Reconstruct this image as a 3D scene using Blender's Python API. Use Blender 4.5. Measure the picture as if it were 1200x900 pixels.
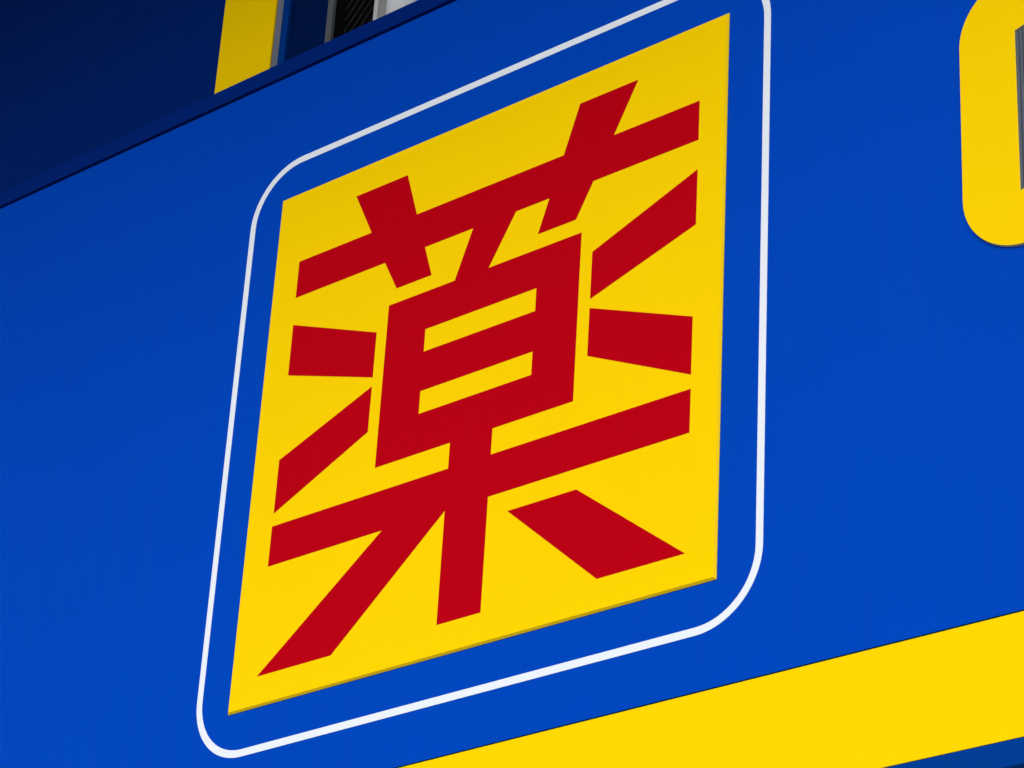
import bpy, bmesh, math
from mathutils import Matrix, Vector
from mathutils.geometry import tessellate_polygon

R = math.radians
scene = bpy.context.scene
for o in list(bpy.data.objects):
    bpy.data.objects.remove(o)

# ------------------------------------------------------------------ camera
ZC = 5.565                      # height of the middle of the character panel
cam_d = bpy.data.cameras.new('camera')
cam = bpy.data.objects.new('camera', cam_d)
scene.collection.objects.link(cam)
cam_d.sensor_width = 36.0
cam_d.lens = 100.807
cam_d.clip_start = 0.05
cam_d.clip_end = 2000
cam.matrix_world = (Matrix.Translation((5.027, -5.474, ZC - 3.9648)) @
                    Matrix.Rotation(R(41.7888), 4, 'Z') @
                    Matrix.Rotation(R(117.859), 4, 'X') @
                    Matrix.Rotation(R(3.5399), 4, 'Z'))
scene.camera = cam
scene.render.resolution_x, scene.render.resolution_y = 1024, 768

# ------------------------------------------------------------------ sky, sun, exposure
SUN_EL = 40.0                    # soft overcast light from in front of the facade, a little to the right
world = bpy.data.worlds.new('World')
scene.world = world
world.use_nodes = True
wn = world.node_tree
sky = wn.nodes.new('ShaderNodeTexSky')
sky.sky_type = 'NISHITA'
sky.sun_disc = False
sky.sun_elevation = R(SUN_EL)
sky.air_density = 1.0
sky.dust_density = 2.0
sky.ozone_density = 1.0
bg = wn.nodes['Background']
bg.inputs['Strength'].default_value = 0.10
wn.links.new(sky.outputs['Color'], bg.inputs['Color'])

sun_d = bpy.data.lights.new('sun', 'SUN')
sun = bpy.data.objects.new('sun', sun_d)
scene.collection.objects.link(sun)
sun_d.energy = 1.5
sun_d.angle = R(70)
sun_d.color = (1.0, 0.985, 0.965)
el, az = R(SUN_EL), R(20)
to_sun = Vector((math.sin(az) * math.cos(el), -math.cos(az) * math.cos(el), math.sin(el)))
sun.rotation_euler = to_sun.to_track_quat('Z', 'Y').to_euler()
sun.location = (4, -12, 14)
sky.sun_rotation = math.atan2(to_sun.x, to_sun.y)

scene.view_settings.view_transform = 'Standard'
scene.view_settings.look = 'None'
scene.view_settings.gamma = 1.0
scene.view_settings.use_curve_mapping = False
scene.view_settings.exposure = 0.50

# ------------------------------------------------------------------ materials
def material(name, col, rough=0.45, spec=0.2, vary=0.03, scale=3.0, bump=0.0, bump_scale=60.0,
             metallic=0.0, dirt=0.0):
    m = bpy.data.materials.new(name)
    m.use_nodes = True
    nt = m.node_tree
    b = nt.nodes['Principled BSDF']
    b.inputs['Roughness'].default_value = rough
    b.inputs['Metallic'].default_value = metallic
    b.inputs['Specular IOR Level'].default_value = spec
    tc = nt.nodes.new('ShaderNodeTexCoord')
    n = nt.nodes.new('ShaderNodeTexNoise')
    n.inputs['Scale'].default_value = scale
    n.inputs['Detail'].default_value = 5
    nt.links.new(tc.outputs['Object'], n.inputs['Vector'])
    mix = nt.nodes.new('ShaderNodeMix')
    mix.data_type = 'RGBA'
    mix.inputs['A'].default_value = tuple(c * (1 - vary) for c in col) + (1,)
    mix.inputs['B'].default_value = tuple(min(1, c * (1 + vary)) for c in col) + (1,)
    nt.links.new(n.outputs['Fac'], mix.inputs['Factor'])
    out = mix.outputs['Result']
    if dirt:
        # faint dusty rain streaks, stretched downwards
        mp = nt.nodes.new('ShaderNodeMapping')
        mp.inputs['Scale'].default_value = (9, 9, 0.7)
        nt.links.new(tc.outputs['Object'], mp.inputs['Vector'])
        d = nt.nodes.new('ShaderNodeTexNoise')
        d.inputs['Scale'].default_value = 2.0
        d.inputs['Detail'].default_value = 6
        nt.links.new(mp.outputs['Vector'], d.inputs['Vector'])
        mr = nt.nodes.new('ShaderNodeMapRange')
        mr.inputs['From Min'].default_value = 0.52
        mr.inputs['From Max'].default_value = 0.85
        mr.inputs['To Max'].default_value = dirt
        nt.links.new(d.outputs['Fac'], mr.inputs['Value'])
        mx = nt.nodes.new('ShaderNodeMix')
        mx.data_type = 'RGBA'
        mx.inputs['B'].default_value = tuple(c * 0.7 + 0.01 for c in col) + (1,)
        nt.links.new(out, mx.inputs['A'])
        nt.links.new(mr.outputs['Result'], mx.inputs['Factor'])
        out = mx.outputs['Result']
    nt.links.new(out, b.inputs['Base Color'])
    if bump:
        bn = nt.nodes.new('ShaderNodeTexNoise')
        bn.inputs['Scale'].default_value = bump_scale
        bn.inputs['Detail'].default_value = 3
        nt.links.new(tc.outputs['Object'], bn.inputs['Vector'])
        bp = nt.nodes.new('ShaderNodeBump')
        bp.inputs['Strength'].default_value = bump
        bp.inputs['Distance'].default_value = 0.002
        nt.links.new(bn.outputs['Fac'], bp.inputs['Height'])
        nt.links.new(bp.outputs['Normal'], b.inputs['Normal'])
    return m

M = {
    'blue':   material('blue_sign_film', (0.0, 0.058, 0.470), 0.38, 0.012, 0.05, 0.9, 0.05, 180, dirt=0.10),
    'yellow': material('yellow_acrylic', (0.95, 0.63, 0.0), 0.4, 0.015, 0.015, 2.0, 0.04, 180, dirt=0.06),
    'edge':   material('yellow_panel_edge', (0.93, 0.64, 0.005), 0.5, 0.1, 0.05, 8.0),
    'letter_edge': material('letter_edge', (0.62, 0.52, 0.20), 0.5, 0.1, 0.05, 8.0),
    'red':    material('red_vinyl', (0.46, 0.0, 0.006), 0.45, 0.012, 0.02, 2.0, 0.04, 180, dirt=0.06),
    'white':  material('white_vinyl', (0.80, 0.855, 0.91), 0.45, 0.2, 0.02, 3.0, dirt=0.05),
    'navy':   material('navy_cladding', (0.0, 0.019, 0.165), 0.35, 0.02, 0.05, 1.0, 0.05, 120, dirt=0.15),
    'coping': material('navy_coping_paint', (0.0, 0.019, 0.185), 0.4, 0.02, 0.04, 2.0, 0.05, 120),
    'trim':   material('blue_trim_paint', (0.0, 0.042, 0.26), 0.4, 0.015, 0.04, 2.0, 0.05, 120),
    'panel':  material('dark_blue_infill', (0.0, 0.010, 0.075), 0.35, 0.02, 0.05, 2.0),
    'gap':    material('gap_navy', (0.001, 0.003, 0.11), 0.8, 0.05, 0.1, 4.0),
    'grey':   material('grey_metal_return', (0.45, 0.46, 0.48), 0.45, 0.3, 0.08, 12.0),
    'alu':    material('aluminium_frame', (0.10, 0.11, 0.115), 0.5, 0.2, 0.08, 12.0),
    'rib':    material('grey_ribbed_inset', (0.075, 0.095, 0.125), 0.5, 0.3, 0.15, 10.0),
    'dark':   material('dark_interior', (0.004, 0.004, 0.006), 0.8, 0.05, 0.1, 4.0),
    'rod':    material('dark_rod_paint', (0.035, 0.04, 0.042), 0.5, 0.2, 0.1, 6.0),
    'pale':   material('pale_grey_panel', (0.55, 0.56, 0.55), 0.5, 0.3, 0.06, 6.0),
    'pipe':   material('white_gloss_pipe', (0.86, 0.88, 0.89), 0.2, 0.6, 0.02, 6.0),
    'render': material('grey_render_wall', (0.32, 0.32, 0.31), 0.85, 0.2, 0.08, 4.0, 0.3, 90),
    'shade_eave':   material('grey_shade_eave_paint', (0.22, 0.22, 0.23), 0.7, 0.2, 0.06, 3.0),
    'paving': material('pale_paving', (0.40, 0.395, 0.38), 0.9, 0.2, 0.18, 0.6, 0.4, 30),
}

# ------------------------------------------------------------------ helpers
def link(name, me, mat, parent=None, loc=(0, 0, 0)):
    o = bpy.data.objects.new(name, me)
    scene.collection.objects.link(o)
    if mat:
        for m in (mat if isinstance(mat, (list, tuple)) else [mat]):
            me.materials.append(m)
    o.location = loc
    if parent:
        o.parent = parent
    return o

def thing(name, label, cat, loc=(0, 0, 0), group=None):
    o = bpy.data.objects.new(name, None)
    scene.collection.objects.link(o)
    o.location = loc
    o['label'] = label
    o['category'] = cat
    if group:
        o['group'] = group
    return o

def box(name, x0, x1, y0, y1, z0, z1, mat, parent=None, bevel=0.0):
    bm = bmesh.new()
    bmesh.ops.create_cube(bm, size=1.0)
    bmesh.ops.scale(bm, vec=(x1 - x0, y1 - y0, z1 - z0), verts=bm.verts)
    bmesh.ops.translate(bm, vec=((x0 + x1) / 2, (y0 + y1) / 2, (z0 + z1) / 2), verts=bm.verts)
    if bevel:
        bmesh.ops.bevel(bm, geom=list(bm.edges), offset=bevel, segments=2, affect='EDGES', profile=0.5)
    me = bpy.data.meshes.new(name)
    bm.to_mesh(me)
    bm.free()
    return link(name, me, mat, parent)

def prism(name, rings, y_front, y_back, mats, parent=None, chamfer=0.0):
    """Extrude an outline (first ring) with holes (other rings), given in x,z; front faces -y.
    Slot 0 is the face material, slot 1 (if any) the edge."""
    verts, faces, mi = [], [], []
    flat = [p for r in rings for p in r]
    n = len(flat)
    area = lambda r: sum(a[0] * b[1] - b[0] * a[1] for a, b in zip(r, r[1:] + r[:1]))
    side = 1 if isinstance(mats, (list, tuple)) and len(mats) > 1 else 0
    verts += [(x, y_front, z) for x, z in flat]
    verts += [(x, y_back, z) for x, z in flat]
    tris = tessellate_polygon([[Vector((x, z, 0)) for x, z in r] for r in rings])
    for t in tris:
        a, b, c = [flat[i] for i in t]
        s = (b[0] - a[0]) * (c[1] - a[1]) - (c[0] - a[0]) * (b[1] - a[1])
        t = tuple(t) if s > 0 else (t[0], t[2], t[1])
        faces.append(t); mi.append(0)
        faces.append((t[0] + n, t[2] + n, t[1] + n)); mi.append(side)
    off = 0
    for k, r in enumerate(rings):
        m = len(r)
        ccw = area(r) > 0
        outward = ccw if k == 0 else not ccw
        for i in range(m):
            a, b = off + i, off + (i + 1) % m
            faces.append((b, a, a + n, b + n) if outward else (a, b, b + n, a + n))
            mi.append(side)
        off += m
    me = bpy.data.meshes.new(name)
    me.from_pydata(verts, [], faces)
    me.polygons.foreach_set('material_index', mi)
    me.update()
    return link(name, me, mats, parent)

def rounded(x0, x1, z0, z1, r, seg=20):
    pts = []
    for cx, cz, a0 in ((x1 - r, z1 - r, 0), (x0 + r, z1 - r, 90), (x0 + r, z0 + r, 180), (x1 - r, z0 + r, 270)):
        for i in range(seg + 1):
            a = R(a0 + 90 * i / seg)
            pts.append((cx + r * math.cos(a), cz + r * math.sin(a)))
    return pts

def up(pts):
    return [(x, z + ZC) for x, z in pts]

# ------------------------------------------------------------------ setting: the ground
bm = bmesh.new()
bmesh.ops.create_grid(bm, x_segments=8, y_segments=8, size=150)
me = bpy.data.meshes.new('ground')
bm.to_mesh(me); bm.free()
g = link('ground', me, M['paving'])
g['kind'] = 'structure'

# ------------------------------------------------------------------ the shop building behind the sign
bld = thing('shop_building', 'shop building with navy upper cladding and a narrow dark window above the blue sign', 'building', (0, 0.4, 0))
def P(o):                       # keep world coordinates for a part of the building
    o.location = (-bld.location.x, -bld.location.y, -bld.location.z)
    return o
WIN_X0, WIN_X1 = -0.882, 1.6
P(box('wall', -9, 9, 0.26, 6.0, 0.0, ZC + 1.30, M['render'], bld))
P(box('upper_cladding', -9, -1.1296, 0.100, 0.60, ZC + 1.302, ZC + 3.0, M['navy'], bld))
P(box('trim_strip', -1.1294, -1.0974, 0.096, 0.60, ZC + 1.302, ZC + 3.0, M['trim'], bld, 0.003))
P(box('infill_panel', -1.0972, -0.908, 0.112, 0.60, ZC + 1.302, ZC + 3.0, M['panel'], bld))
P(box('window_frame', -0.9078, -0.882, 0.100, 0.116, ZC + 1.302, ZC + 3.0, M['alu'], bld, 0.002))
P(box('window_reveal', -0.9076, -0.884, 0.1162, 0.60, ZC + 1.302, ZC + 3.0, M['dark'], bld))
P(box('window_recess', -0.8818, 2.6, 0.45, 0.60, ZC + 1.302, ZC + 3.0, M['dark'], bld))
P(box('upper_cladding', 2.602, 9, 0.100, 0.60, ZC + 1.302, ZC + 3.0, M['navy'], bld))
P(box('back_wall', -9, 9, 0.602, 6.0, ZC + 1.302, ZC + 3.0, M['render'], bld))
# thin parallel diagonal rods across the dark opening
rod_me = None
for i in range(36):
    o = (box('window_rod', -0.115, 0.115, -0.002, 0.002, -0.0008, 0.0008, M['rod'], bld) if rod_me is None
         else link('window_rod', rod_me, None, bld))
    rod_me = o.data
    o.rotation_euler = (0, -R(47), 0)
    o.location = (-0.808 - bld.location.x, 0.165 - bld.location.y, ZC + 1.33 + i * 0.046)
# pale panels of a column and the round white pipe in front of it
P(box('column_panel', -0.702, -0.684, 0.118, 0.128, ZC + 1.302, ZC + 3.0, M['pale'], bld, 0.002))
P(box('column_panel', -0.880, -0.40, 0.300, 0.310, ZC + 1.302, ZC + 3.0, M['pale'], bld, 0.002))
bm = bmesh.new()
bmesh.ops.create_cone(bm, cap_ends=True, segments=48, radius1=0.09, radius2=0.09, depth=1.69)
for f in bm.faces: f.smooth = abs(f.normal.z) < 0.5
me = bpy.data.meshes.new('pipe'); bm.to_mesh(me); bm.free()
pipe = link('pipe', me, M['pipe'], bld)
pipe.location = (-0.592 - bld.location.x, 0.195 - bld.location.y, ZC + 1.303 + 0.846)
# coping strip over the sign, with a shadow gap under it
P(box('coping', -9, 9, 0.001, 0.098, ZC + 1.4290, ZC + 1.490, M['coping'], bld, 0.002))
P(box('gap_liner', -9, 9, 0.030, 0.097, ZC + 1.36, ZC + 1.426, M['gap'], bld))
# unseen overhang, added to darken the sign and facade towards the top
P(box('added_shade_eave', -10, 10, -2.75, 6.3, ZC + 3.002, ZC + 3.2, M['shade_eave'], bld, 0.01))

# yellow upright sign strip standing proud of the cladding
ys = thing('yellow_sign_strip', 'yellow upright sign strip with grey side, fixed to the navy cladding above the coping', 'sign', (-1.26, 0.099, ZC + 1.50))
for o in (box('face', -1.398, -1.1296, 0.064, 0.070, ZC + 1.495, ZC + 2.95, M['yellow'], ys),
          box('side_return', -1.396, -1.1300, 0.0705, 0.0995, ZC + 1.497, ZC + 2.95, M['grey'], ys)):
    o.location = -Vector(ys.location)

# ------------------------------------------------------------------ blue fascia sign board
sb = thing('sign_board', 'wide blue shop fascia board with a thin white rounded outline on it', 'sign', (0, 0.1, ZC))
def S(o, t):
    o.location = -Vector(t.location)
    return o
S(box('board_face', -9, 9, 0.0, 0.028, ZC - 1.1915, ZC + 1.4135, M['blue'], sb, 0.0015), sb)
S(box('cabinet', -9, 9, 0.0285, 0.259, ZC - 1.575, ZC + 1.355, M['gap'], sb), sb)
S(box('bottom_trim', -9, 9, -0.006, 0.028, ZC - 1.579, ZC - 1.5128, M['trim'], sb, 0.003), sb)
bx0, bx1, bz0, bz1, bw, br = -1.0585, 1.0395, -1.0335, 1.058, 0.0233, 0.215
outer = up(rounded(bx0, bx1, bz0, bz1, br))
inner = up(rounded(bx0 + bw, bx1 - bw, bz0 + bw, bz1 - bw, br - bw))
S(prism('white_outline', [outer, inner], -0.0008, 0.0005, M['white'], sb), sb)

# yellow band along the bottom of the board
yb = thing('yellow_band', 'long yellow panel strip running along the bottom of the blue board', 'sign strip', (0, 0.03, ZC - 1.35))
S(box('strip_panel', -9, 9, -0.004, 0.028, ZC - 1.5115, ZC - 1.197, M['yellow'], yb, 0.001), yb)

# ------------------------------------------------------------------ square character panel
kp = thing('character_panel', 'square raised yellow panel with a big red angular kanji character, inside the white outline', 'sign', (-0.0055, 0.0, ZC + 0.0044))
px0, px1, pz0, pz1 = -0.9091, 0.8975, -0.8937, 0.9039      # base outline, bevelled in towards the face
F, Bk = -0.008, 0.0005
verts = []
for (d, y) in ((0.0055, F), (0, -0.002), (0, Bk)):
    verts += [(px0 + d, y, pz0 + d), (px1 - d, y, pz0 + d), (px1 - d, y, pz1 - d), (px0 + d, y, pz1 - d)]
faces, mi = [(0, 1, 2, 3), (8, 11, 10, 9)], [0, 1]
for lv in (0, 4):
    for i in range(4):
        a, b = lv + i, lv + (i + 1) % 4
        faces.append((b, a, a + 4, b + 4)); mi.append(1)
me = bpy.data.meshes.new('panel')
me.from_pydata(verts, [], faces)
me.polygons.foreach_set('material_index', mi)
link('panel', me, [M['yellow'], M['edge']], kp)

A, T1, T0 = 0.7965, 0.6325, 0.4990
glyph = [(-A, T1), (-0.4815, T1), (-0.5645, 0.7955), (-0.3445, 0.7955), (-0.2905, T1), (0.2975, T1), (0.3520, 0.7955),
         (0.5720, 0.7955), (0.4880, T1), (0.8025, T1), (0.8020, T0), (0.4180, T0), (0.3580, 0.3875), (0.2135, 0.3875),
         (0.2508, T0), (0.1210, T0), (0.0250, 0.3352), (0.3825, 0.3352), (0.3820, -0.2200), (0.0825, -0.2200),
         (0.0822, -0.3045), (0.8000, -0.3050), (0.7998, -0.4390), (0.0822, -0.4390), (0.0822, -0.7972),
         (-0.0818, -0.7972), (-0.0818, -0.4398), (-0.4940, -0.7968), (-0.7956, -0.7968), (-0.3278, -0.4385),
         (-A, -0.4385), (-A, -0.3045), (-0.0805, -0.3045), (-0.0805, -0.2200), (-0.3785, -0.2200), (-0.3778, 0.3355),
         (-0.1095, 0.3355), (-0.0485, T0), (-0.2450, T0), (-0.2078, 0.3882), (-0.3515, 0.3882), (-0.4108, T0), (-A, T0)]
h1 = [(-0.2158, 0.2018), (0.2202, 0.2018), (0.2202, 0.1245), (-0.2158, 0.1245)]
h2 = [(-0.2165, -0.0095), (0.2195, -0.0095), (0.2195, -0.0862), (-0.2165, -0.0862)]
FY = F - 0.0006
prism('character_stroke', [glyph, h1, h2], FY, F + 0.001, M['red'], kp)
for s in ([(0.8020, 0.3995), (0.8015, 0.2175), (0.4268, 0.0975), (0.4270, 0.2545)],
          [(0.4268, 0.0678), (0.7995, -0.0790), (0.7995, -0.2608), (0.4265, -0.0880)],
          [(-0.7950, 0.3998), (-0.4212, 0.2550), (-0.4210, 0.0990), (-0.7945, 0.2187)],
          [(-0.4212, 0.0675), (-0.4218, -0.0872), (-0.7952, -0.2607), (-0.7950, -0.0784)],
          [(0.4103, -0.5046), (0.7968, -0.7970), (0.4975, -0.7970), (0.1598, -0.5046)]):
    prism('character_stroke', [s], FY, F + 0.001, M['red'], kp)

# ------------------------------------------------------------------ raised yellow letter with a grey counter
sl = thing('sign_letter', 'thick rounded yellow letter with a grey ribbed counter on the blue board', 'letter', (2.0, 0.0, ZC))
ring = rounded(1.667, 2.30, -0.197, 0.648, 0.185, 24)
ctr = [(1.8372, 0.4548), (2.13, 0.540), (2.13, 0.045), (1.8392, -0.0395)]
o = prism('letter_face', [up(ring), up(ctr)], -0.010, 0.0005, [M['yellow'], M['letter_edge']], sl)
S(o, sl)
bv = o.modifiers.new('bevel', 'BEVEL'); bv.width = 0.006; bv.segments = 1; bv.limit_method = 'ANGLE'; bv.angle_limit = R(40)
bv.material = 1
o = prism('counter_panel', [up([(1.8374, 0.4546), (2.1298, 0.5398), (2.1298, 0.0452), (1.8394, -0.0393)])], -0.004, 0.0006, M['rib'], sl)
S(o, sl)
for i in range(26):
    x = 1.8425 + i * 0.0112
    zt, zb = 0.4546 + (x - 1.8374) * 0.29, -0.0393 + (x - 1.8394) * 0.29
    S(box('rib', x - 0.0038, x + 0.0038, -0.008, -0.0035, ZC + zb + 0.004, ZC + zt - 0.004, M['rib'], sl, 0.0015), sl)

# ------------------------------------------------------------------ render settings
scene.render.engine = 'CYCLES'
scene.cycles.max_bounces = 8
